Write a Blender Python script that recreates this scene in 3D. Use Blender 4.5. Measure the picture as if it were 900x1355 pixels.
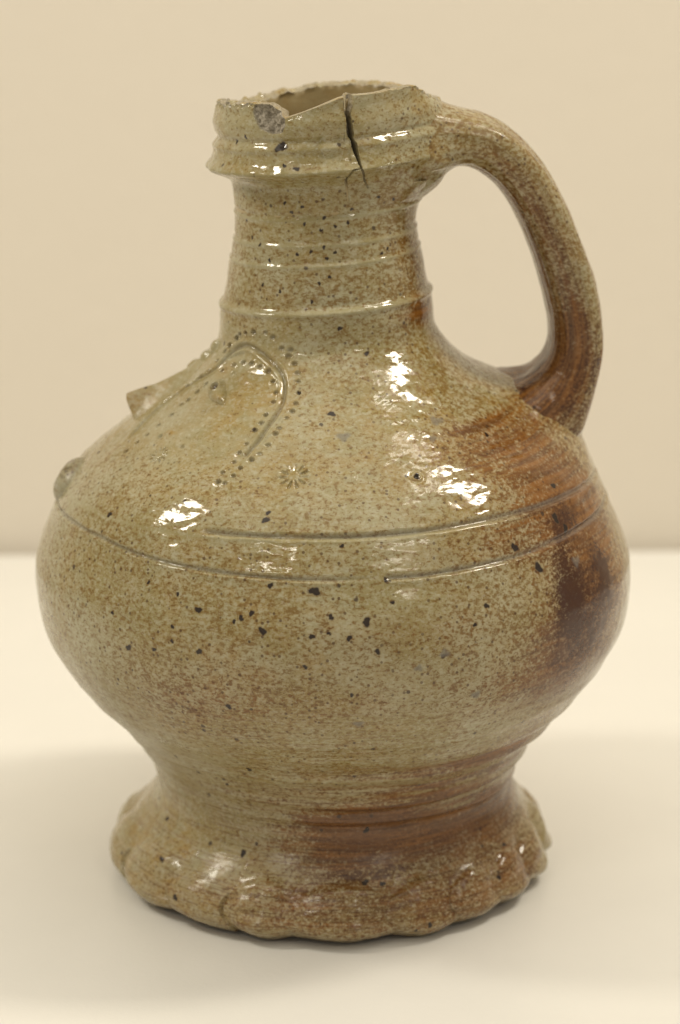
import bpy, math
import numpy as np

# ------------------------------------------------------------------ scene, camera, light
scene = bpy.context.scene
for o in list(bpy.data.objects):
    bpy.data.objects.remove(o, do_unlink=True)
COL = scene.collection

cam_data = bpy.data.cameras.new('camera')
cam = bpy.data.objects.new('camera', cam_data)
COL.objects.link(cam)
cam.location = (0.0, -0.75, 0.321)
cam.rotation_euler = (math.radians(90 - 15.5), 0.0, 0.0)
cam_data.sensor_fit = 'VERTICAL'
cam_data.sensor_height = 36.0
cam_data.lens = 3400.0 / 1355.0 * 36.0
cam_data.clip_start = 0.02
cam_data.clip_end = 50.0
cam_data.dof.use_dof = True
cam_data.dof.focus_distance = 0.708
cam_data.dof.aperture_fstop = 10.0
scene.camera = cam

world = bpy.data.worlds.new('World')
scene.world = world
world.use_nodes = True
bg = world.node_tree.nodes['Background']
bg.inputs['Color'].default_value = (1.0, 0.92, 0.78, 1.0)
bg.inputs['Strength'].default_value = 0.42


def area_lamp(name, loc, target, sx, sy, watts, colour, spread=180):
    ld = bpy.data.lights.new(name, 'AREA')
    ld.shape = 'RECTANGLE'
    ld.size, ld.size_y = sx, sy
    ld.energy = watts
    ld.spread = math.radians(spread)
    ld.color = colour
    ob = bpy.data.objects.new(name, ld)
    COL.objects.link(ob)
    ob.location = loc
    from mathutils import Vector
    d = Vector(target) - Vector(loc)
    ob.rotation_euler = d.to_track_quat('-Z', 'Y').to_euler()
    return ob


area_lamp('lamp_right', (0.50, 0.03, 0.84), (0.0, 0.12, 0.08), 0.12, 0.21, 1.45, (1.0, 0.92, 0.77), 115)
area_lamp('lamp_left', (-0.64, -0.06, 0.74), (0.0, 0.12, 0.06), 0.13, 0.18, 1.15, (1.0, 0.93, 0.79), 115)
# the room's ceiling light: one broad panel overhead, two small tubes far behind the camera
area_lamp('ceiling_panel', (0.0, -0.5, 2.2), (0.0, -0.5, 0.0), 2.6, 2.4, 18.0, (1.0, 0.92, 0.77))
area_lamp('streak_lamp', (0.56, 0.10, 1.6), (0.1, 0.15, 0.0), 0.40, 0.07, 0.55, (1.0, 0.92, 0.78), 120)  # added unseen lamp, set to draw streak highlights on the right shoulder
area_lamp('room_tube_left', (-1.15, -1.9, 1.75), (0.0, 0.6, 0.1), 0.6, 0.035, 4.0, (1.0, 0.92, 0.78))
area_lamp('room_tube_right', (1.15, -1.9, 1.75), (0.0, 0.6, 0.1), 0.6, 0.035, 4.0, (1.0, 0.92, 0.78))

vs = scene.view_settings
scene.display_settings.display_device = 'sRGB'
vs.view_transform = 'Standard'
vs.look = 'None'
vs.exposure = 0.0
vs.gamma = 1.0
vs.use_curve_mapping = False

# ------------------------------------------------------------------ measured data of the jug
# profile: axis height, radius and sideways drift of the axis (mm); the neck leans to one side
OUTLINE = [(-70.2,142.0),(-71.0,144.8),(-73.0,147.0),(-73.8,150.8),(-73.8,153.8),(-70.2,157.0),(-67.8,159.8),(-61.5,162.2),(-58.8,166.0),(-54.0,168.8),(-45.2,170.5),(-36.5,169.2),(-29.2,167.2),(-23.0,165.2),(-18.8,162.8),(-16.8,160.0),(-16.2,157.0),(-16.8,154.5),(-18.5,151.8),(-19.5,149.5),(-21.0,147.0),(-22.8,144.2)]
OUTLINE2 = [(-45.0,168.2),(-53.8,166.8),(-58.2,164.8),(-60.5,162.5)]
DOTS = [(-54.5,171.8),(-60.3,169.2),(-33.0,174.5),(-28.5,173.3),(-23.0,170.2),(-18.8,168.2),(-18.0,169.8),(-15.0,166.2),(-12.8,163.8),(-11.8,161.8),(-10.8,159.2),(-11.2,156.8),(-11.8,155.0),(-13.2,153.5),(-14.8,151.2),(-15.5,150.0),(-16.8,147.5),(-18.5,145.5),(-20.2,144.2),(-22.5,142.3),(-23.5,140.5),(-25.0,138.8),(-48.8,164.8),(-43.5,165.8),(-38.2,165.8),(-32.5,165.2),(-27.0,164.2),(-23.2,161.8),(-20.2,159.2),(-20.0,157.0),(-21.0,154.0),(-21.5,152.2),(-22.5,150.5),(-23.5,147.5),(-24.5,145.5),(-25.0,143.5),(-26.8,141.0),(-26.8,139.0),(-54.5,163.0),(-58.5,159.2),(-60.0,157.0),(-60.8,154.8),(-62.2,153.5),(-61.5,151.0),(-63.2,148.2),(-63.5,145.5),(-64.2,143.3),(-65.0,140.8),(-60.5,169.2),(-63.0,167.5),(-54.8,171.8),(-52.2,173.0),(-47.2,173.8),(-41.0,174.3),(-65.2,164.8),(-65.5,162.0),(-68.0,160.0),(-70.8,157.0)]
ROSETTES = [(-7.8,140.8,20),(-50.3,142.3,15),(-78.2,131.0,20),(-12.0,122.5,16)]
SPECKS = [(-12.5,132.8,3.5),(-12.8,131.2,5),(-2.8,114.0,7),(-12.2,103.5,5.5),(-16.2,106.5,4),(-17.5,105.5,3),(-14.3,108.0,4),(-24.0,96.2,4.5),(-24.5,107.5,5),(-29.5,102.0,3),(-29.5,98.0,3),(-29.2,110.8,3),(-36.2,112.5,3),(-39.5,93.2,5),(-33.5,94.5,3.5),(-43.8,102.0,3),(-19.2,80.5,4.5),(-21.0,54.0,5),(-39.0,47.8,4),(-11.0,115.2,4),(-3.5,102.5,4),(-0.5,103.3,3),(-4.8,94.0,3.5),(0.0,107.5,4),(6.2,106.0,6),(3.0,102.0,4),(26.0,102.5,3),(11.2,110.5,3),(38.5,119.3,6),(43.0,113.0,7),(52.5,123.0,7),(54.2,119.8,6),(2.8,125.0,3),(57.5,129.8,5),(29.0,106.8,4),(7.8,98.0,4),(3.2,85.5,3),(50.5,144.2,4),(20.8,167.5,4),(7.5,175.3,3.5),(2.2,154.2,5),(-10.5,159.2,3),(10.5,116.2,3.5),(22.2,138.8,5),(-51.8,127.0,4.5),(-21.5,227.8,8),(-12.8,221.8,4),(-19.0,222.5,3),(-43.8,230.5,3),(-52.2,229.0,3),(-30.5,45.5,3),(-62.5,23.8,4),(-52.2,15.8,4),(-41.8,9.2,5),(-73.8,26.2,3),(-27.5,23.0,5),(9.8,31.8,5),(9.0,18.0,5),(13.8,17.5,4),(57.2,18.2,4),(49.5,12.5,4),(25.0,5.5,4),(21.5,4.0,3),(-24.5,211.2,2.6),(-13.2,210.0,2.6),(-20.2,208.5,2.6),(7.0,203.8,2.6),(15.0,204.5,2.6),(-0.2,198.2,2.6),(-8.0,197.2,2.6),(6.5,196.5,2.6),(1.5,195.0,2.6),(-16.5,196.5,2.6),(-35.0,194.8,2.6),(-51.2,200.8,2.6),(-42.8,199.0,2.6),(-58.5,205.3,2.6),(-1.8,203.0,2.6),(2.8,189.8,2.6),(-3.2,188.2,2.6),(-7.3,183.2,2.6),(-38.5,187.8,2.6),(0.2,206.5,2.6),(17.5,208.2,2.6),(34.8,210.8,2.6),(45.5,209.5,2.6),(-26.3,186.2,2.6),(-12.2,205.0,2.6),(41.2,195.5,2.6),(36.5,194.5,2.6)]
GREY = [(5.5,149.0,8),(31.8,146.2,6),(37.0,149.8,9),(19.8,96.0,6),(15.0,92.5,5),(26.3,82.2,6),(4.5,75.8,6),(53.8,111.2,7)]
TOAST = [(51.2,141.5,75,40,0.7),(53.0,146.5,50,9,0.8),(59.3,130.2,60,60,0.75),(56.5,136.5,40,40,0.4),(64.8,175.5,22,16,1.0),(61.3,121.8,45,35,0.9),(59.5,106.0,55,90,0.9),(49.8,87.8,60,60,0.8),(36.2,82.5,70,40,0.4),(28.0,33.0,170,60,0.9),(62.8,24.8,60,50,0.7),(6.5,29.2,70,40,0.9),(32.2,10.8,150,60,0.8),(-2.2,14.2,110,50,0.75),(-28.8,11.5,80,30,0.5),(-46.5,11.0,50,30,0.35),(61.0,12.2,30,40,0.8),(16.0,102.0,120,25,0.35),(-3.0,83.8,200,50,0.3),(-25.5,80.5,120,60,0.3),(37.2,55.8,80,25,0.6),(49.0,59.8,40,40,0.5),(33.5,121.8,100,30,0.3),(66.5,189.0,18,60,0.5),(86.8,143.5,40,30,0.5)]
DARK = [(50.5,106.2,13,45,0.9),(48.0,101.8,9,30,0.8),(61.5,106.2,8,40,0.8),(54.0,122.0,14,22,0.75),(51.5,89.5,28,40,0.6),(60.3,97.0,20,40,0.45),(60.0,7.2,30,15,0.3),(8.0,19.5,60,10,0.4)]
PURPLE = [(52.0,89.2,40,55,1.0),(47.2,75.8,50,25,0.5),(62.0,77.5,30,50,0.8),(8.8,30.5,50,25,0.7),(27.0,37.2,140,12,0.4),(39.5,25.8,80,25,0.4)]
GROOVE2L = [(-80.5,120.8),(-63.5,121.2),(-51.5,120.8),(-40.8,119.3),(-32.0,118.5),(-24.2,118.0),(-15.0,117.5),(-5.0,117.0)]
GROOVE2R = [(12.0,116.8),(17.8,116.5),(27.0,116.8),(39.8,117.2),(51.2,118.0),(62.8,118.8),(78.2,118.5)]
CHIP = [(-38.2,239.5),(-33.2,240.0),(-26.5,239.5),(-21.5,237.5),(-19.0,235.3),(-18.8,233.5),(-20.8,231.5),(-26.8,231.2),(-33.5,232.8),(-36.8,235.5),(-38.8,237.5)]
CRACK = [(13.8,240.0),(13.0,236.3),(14.0,231.0),(16.5,225.5),(18.5,221.0)]
CRACK2 = [(18.5,220.5),(14.3,220.0),(13.0,217.0),(14.5,213.5),(15.2,209.8)]
CRACK3 = [(18.5,220.0),(24.0,216.8),(27.8,213.8)]
SCRATCH = [(-46.0,104.0),(-43.2,102.3),(-40.2,101.5),(-37.5,99.5),(-34.8,98.0),(-32.0,96.8),(-28.8,96.0)]
BUMPS = [(5.8,140.2,10),(22.2,138.8,9),(3.7,227.2,12),(47.5,182.8,6),(49.5,189.5,5)]
PZ = [0.0,1.5,4.0,7.0,11.0,16.0,21.0,25.0,28.0,30.0,32.0,34.0,36.0,38.0,40.0,42.0,44.0,46.0,48.0,50.0,52.0,54.0,56.0,58.0,60.0,62.0,64.0,66.0,68.0,70.0,72.0,74.0,76.0,78.0,80.0,82.0,84.0,86.0,88.0,90.0,92.0,94.0,96.0,98.0,100.0,102.0,104.0,106.0,108.0,110.0,112.0,114.0,116.0,118.0,120.0,122.0,124.0,126.0,128.0,130.0,132.0,134.0,136.0,138.0,140.0,142.0,144.0,146.0,148.0,150.0,152.0,154.0,156.0,158.0,160.0,162.0,164.0,166.0,168.0,170.0,172.0,174.0,176.0,178.0,180.0,182.0,184.0,186.0,188.0,190.0,192.0,194.0,196.0,198.0,200.0,202.0,204.0,206.0,208.0,210.0,212.0,214.0,216.0,218.0,220.0,222.0,224.0,226.0,228.0,230.0,232.0,234.0,236.0]
PR = [64.0,66.0,68.0,68.0,65.5,62.0,58.5,55.8,54.9,54.88,55.2,55.77,56.52,57.36,58.3,59.45,60.81,62.26,63.76,65.31,67.06,68.92,70.82,72.71,74.56,76.33,78.06,79.67,81.13,82.41,83.63,84.83,85.99,86.97,87.82,88.49,88.91,89.25,89.55,89.75,89.91,90.04,90.04,89.94,89.76,89.43,88.91,88.23,87.49,86.67,85.81,84.93,84.06,83.21,82.34,81.36,80.25,79.06,77.76,76.2,74.42,72.44,70.07,67.59,65.01,62.39,59.79,57.27,54.74,52.16,49.44,46.73,44.24,41.89,39.66,37.64,35.78,34.06,32.61,31.83,31.43,31.23,31.31,31.4,30.89,29.98,29.46,29.11,28.8,28.47,28.11,27.74,27.38,27.04,26.78,26.54,26.33,26.22,26.45,26.58,26.74,27.11,28.13,30.24,33.18,32.9,32.18,31.91,31.7,31.47,31.45,31.47,31.44]
PC = [-1.8,-1.8,-1.8,-1.8,-1.8,-1.8,-1.8,-1.8,-1.8,-1.73,-1.68,-1.62,-1.57,-1.52,-1.48,-1.44,-1.41,-1.39,-1.37,-1.35,-1.34,-1.34,-1.35,-1.36,-1.38,-1.41,-1.44,-1.48,-1.53,-1.57,-1.6,-1.63,-1.65,-1.67,-1.68,-1.7,-1.72,-1.75,-1.78,-1.82,-1.86,-1.9,-1.95,-2.01,-2.07,-2.14,-2.22,-2.32,-2.42,-2.52,-2.64,-2.75,-2.87,-2.99,-3.1,-3.22,-3.33,-3.43,-3.52,-3.61,-3.7,-3.78,-3.86,-3.93,-3.99,-4.05,-4.09,-4.13,-4.14,-4.15,-4.16,-4.15,-4.15,-4.14,-4.13,-4.13,-4.13,-4.14,-4.14,-4.14,-4.13,-4.13,-4.13,-4.14,-4.15,-4.17,-4.21,-4.25,-4.29,-4.34,-4.37,-4.41,-4.46,-4.49,-4.52,-4.55,-4.58,-4.56,-4.59,-4.62,-4.64,-4.67,-4.7,-4.72,-4.75,-4.77,-4.8,-4.83,-4.85,-4.88,-4.91,-4.93,-4.96]
HANDLE= [(25.8,224.9,12.8),(31.1,226.1,10.2),(38.5,226.0,8.6),(46.7,223.0,8.9),(55.4,216.4,7.3),(62.6,206.2,7.2),(68.8,193.4,6.7),(72.3,181.1,7.5),(74.2,168.8,8.2),(73.5,159.1,8.7),(69.8,149.2,11.0),(64.7,141.1,13.7)]

MM = 0.001
PX = 1.0 / 4450.0          # size of one measured unit on the glaze, in metres
rng = np.random.RandomState(7)


# ------------------------------------------------------------------ small numpy tools
def gauss_smooth(y, sig):
    k = np.arange(-int(4 * sig) - 1, int(4 * sig) + 2)
    w = np.exp(-0.5 * (k / sig) ** 2)
    w /= w.sum()
    n = len(k) // 2
    return np.convolve(np.r_[2 * y[0] - y[n:0:-1], y, 2 * y[-1] - y[-2:-n - 2:-1]], w, 'valid')


_perm = rng.randint(0, 2 ** 31 - 1, 4096).astype(np.int64)
_val = rng.rand(4096)


def vnoise(x, y, z=None):
    """value noise in -1..1, unit lattice"""
    if z is None:
        z = np.zeros_like(x)
    xi, yi, zi = np.floor(x).astype(np.int64), np.floor(y).astype(np.int64), np.floor(z).astype(np.int64)
    fx, fy, fz = x - xi, y - yi, z - zi
    fx, fy, fz = [f * f * f * (f * (f * 6 - 15) + 10) for f in (fx, fy, fz)]

    def h(a, b, c):
        return _val[(_perm[(a & 4095)] + _perm[(b * 7 + 13) & 4095] * 3 + _perm[(c * 31 + 101) & 4095] * 5) & 4095]
    out = 0
    for dx in (0, 1):
        wx = fx if dx else 1 - fx
        for dy in (0, 1):
            wy = fy if dy else 1 - fy
            for dz in (0, 1):
                wz = fz if dz else 1 - fz
                out = out + wx * wy * wz * h(xi + dx, yi + dy, zi + dz)
    return out * 2 - 1


def fbm(x, y, z=None, octv=3):
    o, a, f = 0, 1.0, 1.0
    for i in range(octv):
        ca_, sa_ = math.cos(.6 + 1.1 * i), math.sin(.6 + 1.1 * i)
        x, y = ca_ * x - sa_ * y, sa_ * x + ca_ * y
        if z is not None:
            x, z = .8 * x - .6 * z * (1 if i else 0) + .2 * x * (0 if i else 1), z if i == 0 else .6 * x + .8 * z
        o = o + a * vnoise(x * f + 17.3 * i, y * f - 9.1 * i, None if z is None else z * f + 4.7 * i)
        a *= 0.5
        f *= 2.03
    return o


def sstep(a, b, x):
    t = np.clip((x - a) / (b - a), 0, 1)
    return t * t * (3 - 2 * t)


# ------------------------------------------------------------------ base surface of the jug
_z = np.array(PZ)
_fine = np.arange(0.0, 250.01, 0.25)
FOOT_Z = [0, 2, 5, 9, 13, 17, 21, 25, 28, 30]
FOOT_R = [63.8, 67.4, 69.8, 69.4, 67.0, 62.2, 58.4, 56.1, 55.1, 54.9]
_r = np.where(_z < 29.5, np.interp(_z, FOOT_Z, FOOT_R), np.array(PR))
# ring round the neck foot and the ledge under the collar are added further down as crisp profiles
_keep = ~(((_z > 172.5) & (_z < 183.5)) | ((_z > 213) & (_z < 226)))
_r_s = np.interp(_fine, np.r_[_z[_keep], 174, 181, 215, 217, 220, 226, 250][np.argsort(np.r_[_z[_keep], 174, 181, 215, 217, 220, 226, 250])],
                 np.r_[_r[_keep], 31.1, 30.0, 26.9, 27.6, 31.5, 31.7, 31.3][np.argsort(np.r_[_z[_keep], 174, 181, 215, 217, 220, 226, 250])])
_r_s = gauss_smooth(_r_s, 5.0)
_ledge = np.interp(_fine, [215.5, 217.2, 218.4, 219.6, 220.4, 221.2, 222.6, 225, 228, 250], [0, 0.5, 2.2, 3.6, 3.5, 2.5, 1.1, 0.25, 0, 0])
_ring = 1.25 * np.exp(-((_fine - 179.7) / 0.85) ** 2) + 0.55 * sstep(180.2, 178.5, _fine) * sstep(168, 178, _fine)
_r_s = _r_s + gauss_smooth(_ledge + _ring, 1.4)
_c_s = gauss_smooth(np.interp(_fine, np.array(PZ), np.array(PC)), 12.0) - 1.3 * sstep(26, 8, _fine)


def r0(s):
    return np.interp(s * 1000, _fine, _r_s) * MM


def c0(s):
    return np.interp(s * 1000, _fine, _c_s) * MM


_slope_tab = gauss_smooth(np.interp(_fine, [30, 110, 140, 170, 240], [0.0, .012, .04, .068, .075]), 24.0)


def slope(s):
    return np.interp(s * 1000, _fine, _slope_tab)


def surf(th, s, r=None):
    if r is None:
        r = r0(s)
    return np.stack([c0(s) + r * np.sin(th), -r * np.cos(th), s + slope(s) * r * np.sin(th)], -1)


_arc = np.r_[0, np.cumsum(np.hypot(np.diff(_r_s), np.diff(_fine)))] * MM


def arc(s):
    return np.interp(s * 1000, _fine, _arc)


def surf_normal(th, s):
    e = 4e-4
    a = surf(th + 2e-3, s) - surf(th - 2e-3, s)
    b = surf(th, s + e) - surf(th, s - e)
    n = np.cross(a, b)
    return n / np.linalg.norm(n, axis=-1, keepdims=True)


def local(th, s, t_deg, s_mm):
    """tangent-plane coordinates (metres) of (th, s) about a point of the surface"""
    s1 = s_mm * MM
    dth = (th - math.radians(t_deg) + math.pi) % (2 * math.pi) - math.pi
    return dth * r0(np.array(s1)), arc(s) - arc(np.array(s1))


def poly_dist(th, s, pts):
    """distance to a polyline on the surface, and position 0..1 along it"""
    pt = np.array([p[:2] for p in pts])
    shape = np.broadcast(th, s).shape
    TDg = np.degrees(th)
    win = ((TDg > pt[:, 0].min() - 9) & (TDg < pt[:, 0].max() + 9) & (s * 1000 > pt[:, 1].min() - 5) & (s * 1000 < pt[:, 1].max() + 5))
    full = [np.full(shape, 1e3), np.zeros(shape), np.zeros(shape)]
    th, s = th[win], s[win]
    best = np.full(th.shape, 1e3)
    along = np.zeros_like(best)
    sgn = np.zeros_like(best)
    rl = r0(s)
    L = arc(s)
    for i in range(len(pts) - 1):
        ta, tb = math.radians(pts[i][0]), math.radians(pts[i + 1][0])
        la, lb = arc(np.array(pts[i][1] * MM)), arc(np.array(pts[i + 1][1] * MM))
        ax, ay = (th - ta) * rl, L - la
        bx, by = (tb - ta) * rl, lb - la
        q = np.clip((ax * bx + ay * by) / (bx * bx + by * by + 1e-12), 0, 1)
        d = np.hypot(ax - q * bx, ay - q * by)
        m = d < best
        best = np.where(m, d, best)
        along = np.where(m, (i + q) / (len(pts) - 1), along)
        sgn = np.where(m, np.sign(bx * ay - by * ax), sgn)
    for f_, v_ in zip(full, (best, along, sgn)):
        f_[win] = v_
    return full


def poly_inside(th, s, pts):
    x, y = np.degrees(th), s * 1000
    c = np.zeros(np.broadcast(x, y).shape, bool)
    n = len(pts)
    for i in range(n):
        x1, y1 = pts[i]
        x2, y2 = pts[(i + 1) % n]
        if y1 == y2:
            continue
        c ^= ((y1 > y) != (y2 > y)) & (x < (x2 - x1) * (y - y1) / (y2 - y1) + x1)
    return c


# ------------------------------------------------------------------ handle curve (plane through the axis)
TH_H = math.radians(93.0)
H_E = np.array([math.sin(TH_H), -math.cos(TH_H), 0.0])
H_N = np.array([math.cos(TH_H), math.sin(TH_H), 0.0])
H_O = np.array([-0.0035, 0.0, 0.0])
_hp = np.array([(17.0, 221.0, 13.0, 16.5), (25.8, 223.6, 12.8, 16.0), (31.1, 225.6, 10.4, 15.2), (38.5, 226.4, 8.0, 14.6), (46.7, 224.0, 7.8, 14.2),
                (55.2, 216.9, 7.7, 14.0), (62.0, 206.4, 7.6, 13.8), (67.9, 193.4, 7.7, 13.6), (71.9, 181.1, 7.8, 13.4), (73.9, 169.5, 8.0, 13.2),
                (73.4, 160.5, 8.6, 13.4), (70.0, 151.8, 10.0, 14.6), (64.0, 144.6, 12.0, 16.8), (56.5, 139.0, 13.2, 18.6), (50.0, 134.5, 13.2, 19.0)]) * MM


def catmull(P, n):
    P = np.vstack([2 * P[0] - P[1], P, 2 * P[-1] - P[-2]])
    out = []
    m = len(P) - 3
    for k in range(n):
        u = k / (n - 1) * m
        i = min(int(u), m - 1)
        t = u - i
        a, b, c, d = P[i:i + 4]
        out.append(0.5 * ((2 * b) + (c - a) * t + (2 * a - 5 * b + 4 * c - d) * t * t + (3 * b - a - 3 * c + d) * t ** 3))
    return np.array(out)


H_CURVE = catmull(_hp, 300)
for _c in range(4):
    H_CURVE[:, _c] = gauss_smooth(H_CURVE[:, _c], 7)


def handle_dist(P):
    """approximate signed distance of points to the handle"""
    q = P - H_O
    rho, w, z = q @ H_E, q @ H_N, q[:, 2]
    best = np.full(len(P), 1.0)
    idx = np.zeros(len(P), int)
    C = H_CURVE[::3]
    for i in range(len(C)):
        d = (rho - C[i, 0]) ** 2 + (z - C[i, 1]) ** 2
        m = d < best
        best[m] = d[m]
        idx[m] = i
    a, b = C[idx, 2], C[idx, 3]
    n = np.sqrt(best)
    return ((n / a) ** 2.4 + (np.abs(w) / b) ** 2.4) ** (1 / 2.4) * a - a


def k_join(z):
    return .010 + .006 * sstep(.19, .165, z)


OUTLINE = [tuple(v) for v in catmull(np.array(OUTLINE), 64)]
for _ in range(2):
    OUTLINE = [OUTLINE[0]] + [tuple((np.array(OUTLINE[i - 1]) + 2 * np.array(OUTLINE[i]) + np.array(OUTLINE[i + 1])) / 4) for i in range(1, 63)] + [OUTLINE[-1]]
ROSETTES = [q_ for q_ in ROSETTES if q_[2] != 16 and q_[0] > -70]
# ------------------------------------------------------------------ the grid: columns are angles, rows go up the wall
front = np.radians(np.linspace(-112, 112, 1000))
back = np.radians(np.linspace(112, 248, 150)[1:-1])
TH = np.r_[front, back]
NC = len(TH)
S_FOOT, S_RING, S_LEDGE = 0.0300, 0.1772, 0.2172
step = 0.00034
tot = arc(np.array(0.2225))
n_rows = int(tot / step)
rows = np.interp(np.linspace(0, tot, n_rows), _arc, _fine * MM)
T1 = np.degrees((TH + math.pi) % (2 * math.pi) - math.pi)
top = np.interp(T1, [-180, -130, -95, -60, -39, -28, -23.5, -20.0, -18.8, 11.0, 11.4, 14.0, 14.4, 30, 48, 60, 75, 90, 110, 130, 150, 180],
                [238.5, 236.4, 237.9, 239.7, 240.0, 239.6, 237.6, 235.7, 235.7, 240.4, 236.0, 236.0, 240.4, 240.8, 241.2, 239.8, 236.8, 234.8, 234.6, 236.8, 238.3, 238.5])
gx, gy = np.sin(TH), np.cos(TH)
rough = .9 * fbm(gx * 6, gy * 6, octv=2) + .4 * fbm(gx * 26, gy * 26, octv=3)
rough_amt = 1.0 * np.interp(T1, [-180, -120, -100, -42, -36, -17, 12, 15, 40, 60, 180], [.6, .75, .95, .8, .3, .08, .08, .3, .35, .7, .6])
top = (top + rough * rough_amt) * MM
n_col = 110
q = np.linspace(0, 1, n_col + 1)[1:]
S2 = np.vstack([np.repeat(rows[:, None], NC, 1), 0.2225 + q[:, None] * (top[None, :] - 0.2225)])
T2 = np.broadcast_to(((TH + math.pi) % (2 * math.pi) - math.pi)[None, :], S2.shape)
NR = S2.shape[0]
A2 = arc(S2)
R2 = r0(S2)
P0 = surf(T2, S2)


def grid_normals(P):
    a = np.roll(P, -1, 1) - np.roll(P, 1, 1)
    b = np.gradient(P, axis=0)
    n = np.cross(a, b)
    return n / (np.linalg.norm(n, axis=-1, keepdims=True) + 1e-12)


N0 = grid_normals(P0)
TD, SM = np.degrees(T2), S2 * 1000

# ---- relief ----
D = np.zeros(S2.shape)
X, Y, Zc = P0[..., 0], P0[..., 1], P0[..., 2]
body_w = sstep(14, 34, SM)
# lumpy hand-thrown wall
def lumps(P, sm):
    x, y, z = P[..., 0], P[..., 1], P[..., 2]
    w_ = sstep(14, 34, sm)
    return MM * (0.45 * vnoise(x / .034, y / .034, z / .026) * w_ * sstep(226, 170, sm) + 0.10 * fbm(x / .008, y / .008, z / .006, 2) * w_)


D += lumps(P0, SM)
# soft horizontal throwing marks, streaky along the turn
stre = fbm(np.sin(T2) * R2 / .016, np.cos(T2) * R2 / .016, A2 / .0026, 2)
D += MM * 0.045 * stre * sstep(60, 150, SM) * sstep(178, 165, SM)
D += MM * 0.050 * stre * sstep(75, 45, SM) * body_w
D += MM * 0.055 * stre * sstep(176, 182, SM)
# orange-peel glaze
peel = fbm(np.sin(T2) * R2 / .0030, np.cos(T2) * R2 / .0030, A2 / .0017, 2)
D += MM * 0.036 * peel * sstep(85, 115, SM)
wav = fbm(np.sin(T2) * R2 / .0075, np.cos(T2) * R2 / .0075, A2 / .0036, 2)
D += MM * 0.12 * wav * sstep(95, 120, SM) * (1 - .4 * sstep(178, 182, SM))
D += MM * 0.018 * peel * sstep(115, 85, SM)
# lower belly: turning ridges, strongest on the handle side
for c_, w_, a_ in ((33.5, 1.2, .35), (37.5, 1.0, -.3), (41.5, 1.6, .5), (46.0, 1.2, -.35), (50.5, 1.8, .45), (55.5, 1.3, -.28), (60.5, 2.2, .25), (68.0, 2.0, .15)):
    cc = c_ + 1.2 * np.sin(T2 * 1.0 + c_) + 0.5 * np.sin(2 * T2 + c_)
    D += 2.0 * MM * a_ * np.exp(-((SM - cc) / w_) ** 2) * (0.30 + 0.70 * sstep(-30, 50, TD))
fine = vnoise(np.sin(T2) * R2 / .05, np.cos(T2) * R2 / .05, A2 / .0011)
D += MM * 0.05 * fine * sstep(70, 48, SM) * sstep(10, 30, SM)


def v_groove(d, sg, depth, w, lip):
    return -depth * np.exp(-(d / w) ** 2) + lip * np.exp(-((d - 1.9 * w) / (0.8 * w)) ** 2) * (sg < 0) + 0.4 * lip * np.exp(-((d - 1.9 * w) / (0.8 * w)) ** 2) * (sg > 0)


def fade(al, a=.06, b=.06):
    return sstep(0, a, al) * sstep(1, 1 - b, al)


pool = np.zeros(S2.shape)
GROOVE1 = [(-27, 127.7), (-14, 127.5), (0, 127.2), (10, 127.0), (20, 127.0), (34, 127.2), (46, 127.0), (61, 126.6), (78, 125.6), (92, 124.5), (140, 124.5), (170, 125)]
GROOVE2R = [(10, 116.7), (18, 116.5), (27, 116.8), (40, 117.2), (51, 118.0), (63, 118.6), (80, 118.7), (100, 118.5), (170, 119)]
GROOVE2L = [(-140, 120), (-100, 120.6)] + GROOVE2L + [(3, 116.8), (12, 116.7)]
for pts, dep, w_ in ((GROOVE1, .85, .75), (GROOVE2L, .72, .6), (GROOVE2R, .75, .68)):
    d, al, sg = poly_dist(T2, S2, pts)
    wob = 1 + .25 * vnoise(T2 * 14, S2 * 0 + dep * 10)
    fd = fade(al, .02, .22 if pts is GROOVE2L else .02)
    D += v_groove(d, sg, dep * MM, w_ * MM * wob, .20 * MM) * fd
    pool = np.maximum(pool, np.exp(-(d / (w_ * MM)) ** 4) * fd)
# pale raised lines on the neck
for c_ in (206.2, 198.6, 192.9):
    cc = c_ + .25 * np.sin(T2 * 2 + c_)
    D += MM * (.30 * np.exp(-((SM - cc) / .55) ** 2) - .20 * np.exp(-((SM - cc - 1.3) / .7) ** 2))
for c_, a_, w_ in ((229.0, -.75, .9), (226.6, .40, .8), (233.0, .45, 2.2), (237.5, -.25, 1.5)):
    D += MM * a_ * np.exp(-((SM - c_) / w_) ** 2)
D += MM * .35 * np.maximum(0, vnoise(T2 * 7, SM / 3)) * np.exp(-((SM - 219.8) / 1.2) ** 2) * -1.5

# towards the handle the ledge melts into the clay pressed on for the joint
D += -MM * np.interp(SM, _fine, gauss_smooth(_ledge, 1.4)) * .85 * sstep(18, 52, TD) * sstep(150, 130, TD)
D += MM * (2.6 * np.exp(-((SM - 214.5) / 4.5) ** 2) + .5) * sstep(22, 62, TD) * sstep(150, 130, TD) * sstep(200, 209, SM)
D += MM * .20 * fbm(X / .0055, Y / .0055, Zc / .0040, 2) * sstep(214, 219, SM)
# ledge chipped in places, collar lump beside the crack
for t_, s_, rad, hh in [(5.8, 140.2, 10, .35), (22.2, 138.8, 8, .5), (3.7, 227.2, 13, .9), (47.5, 182.8, 6, .5), (49.5, 189.5, 5, .4), (-18, 222, 16, .25), (32, 150.5, 12, .2)]:
    lx, ly = local(T2, S2, t_, s_)
    rr = np.hypot(lx, ly) / (rad * PX)
    D += MM * hh * (np.exp(-(rr / .75) ** 4) * .6 - .35 * np.exp(-((rr - 1.15) / .25) ** 2))

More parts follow.
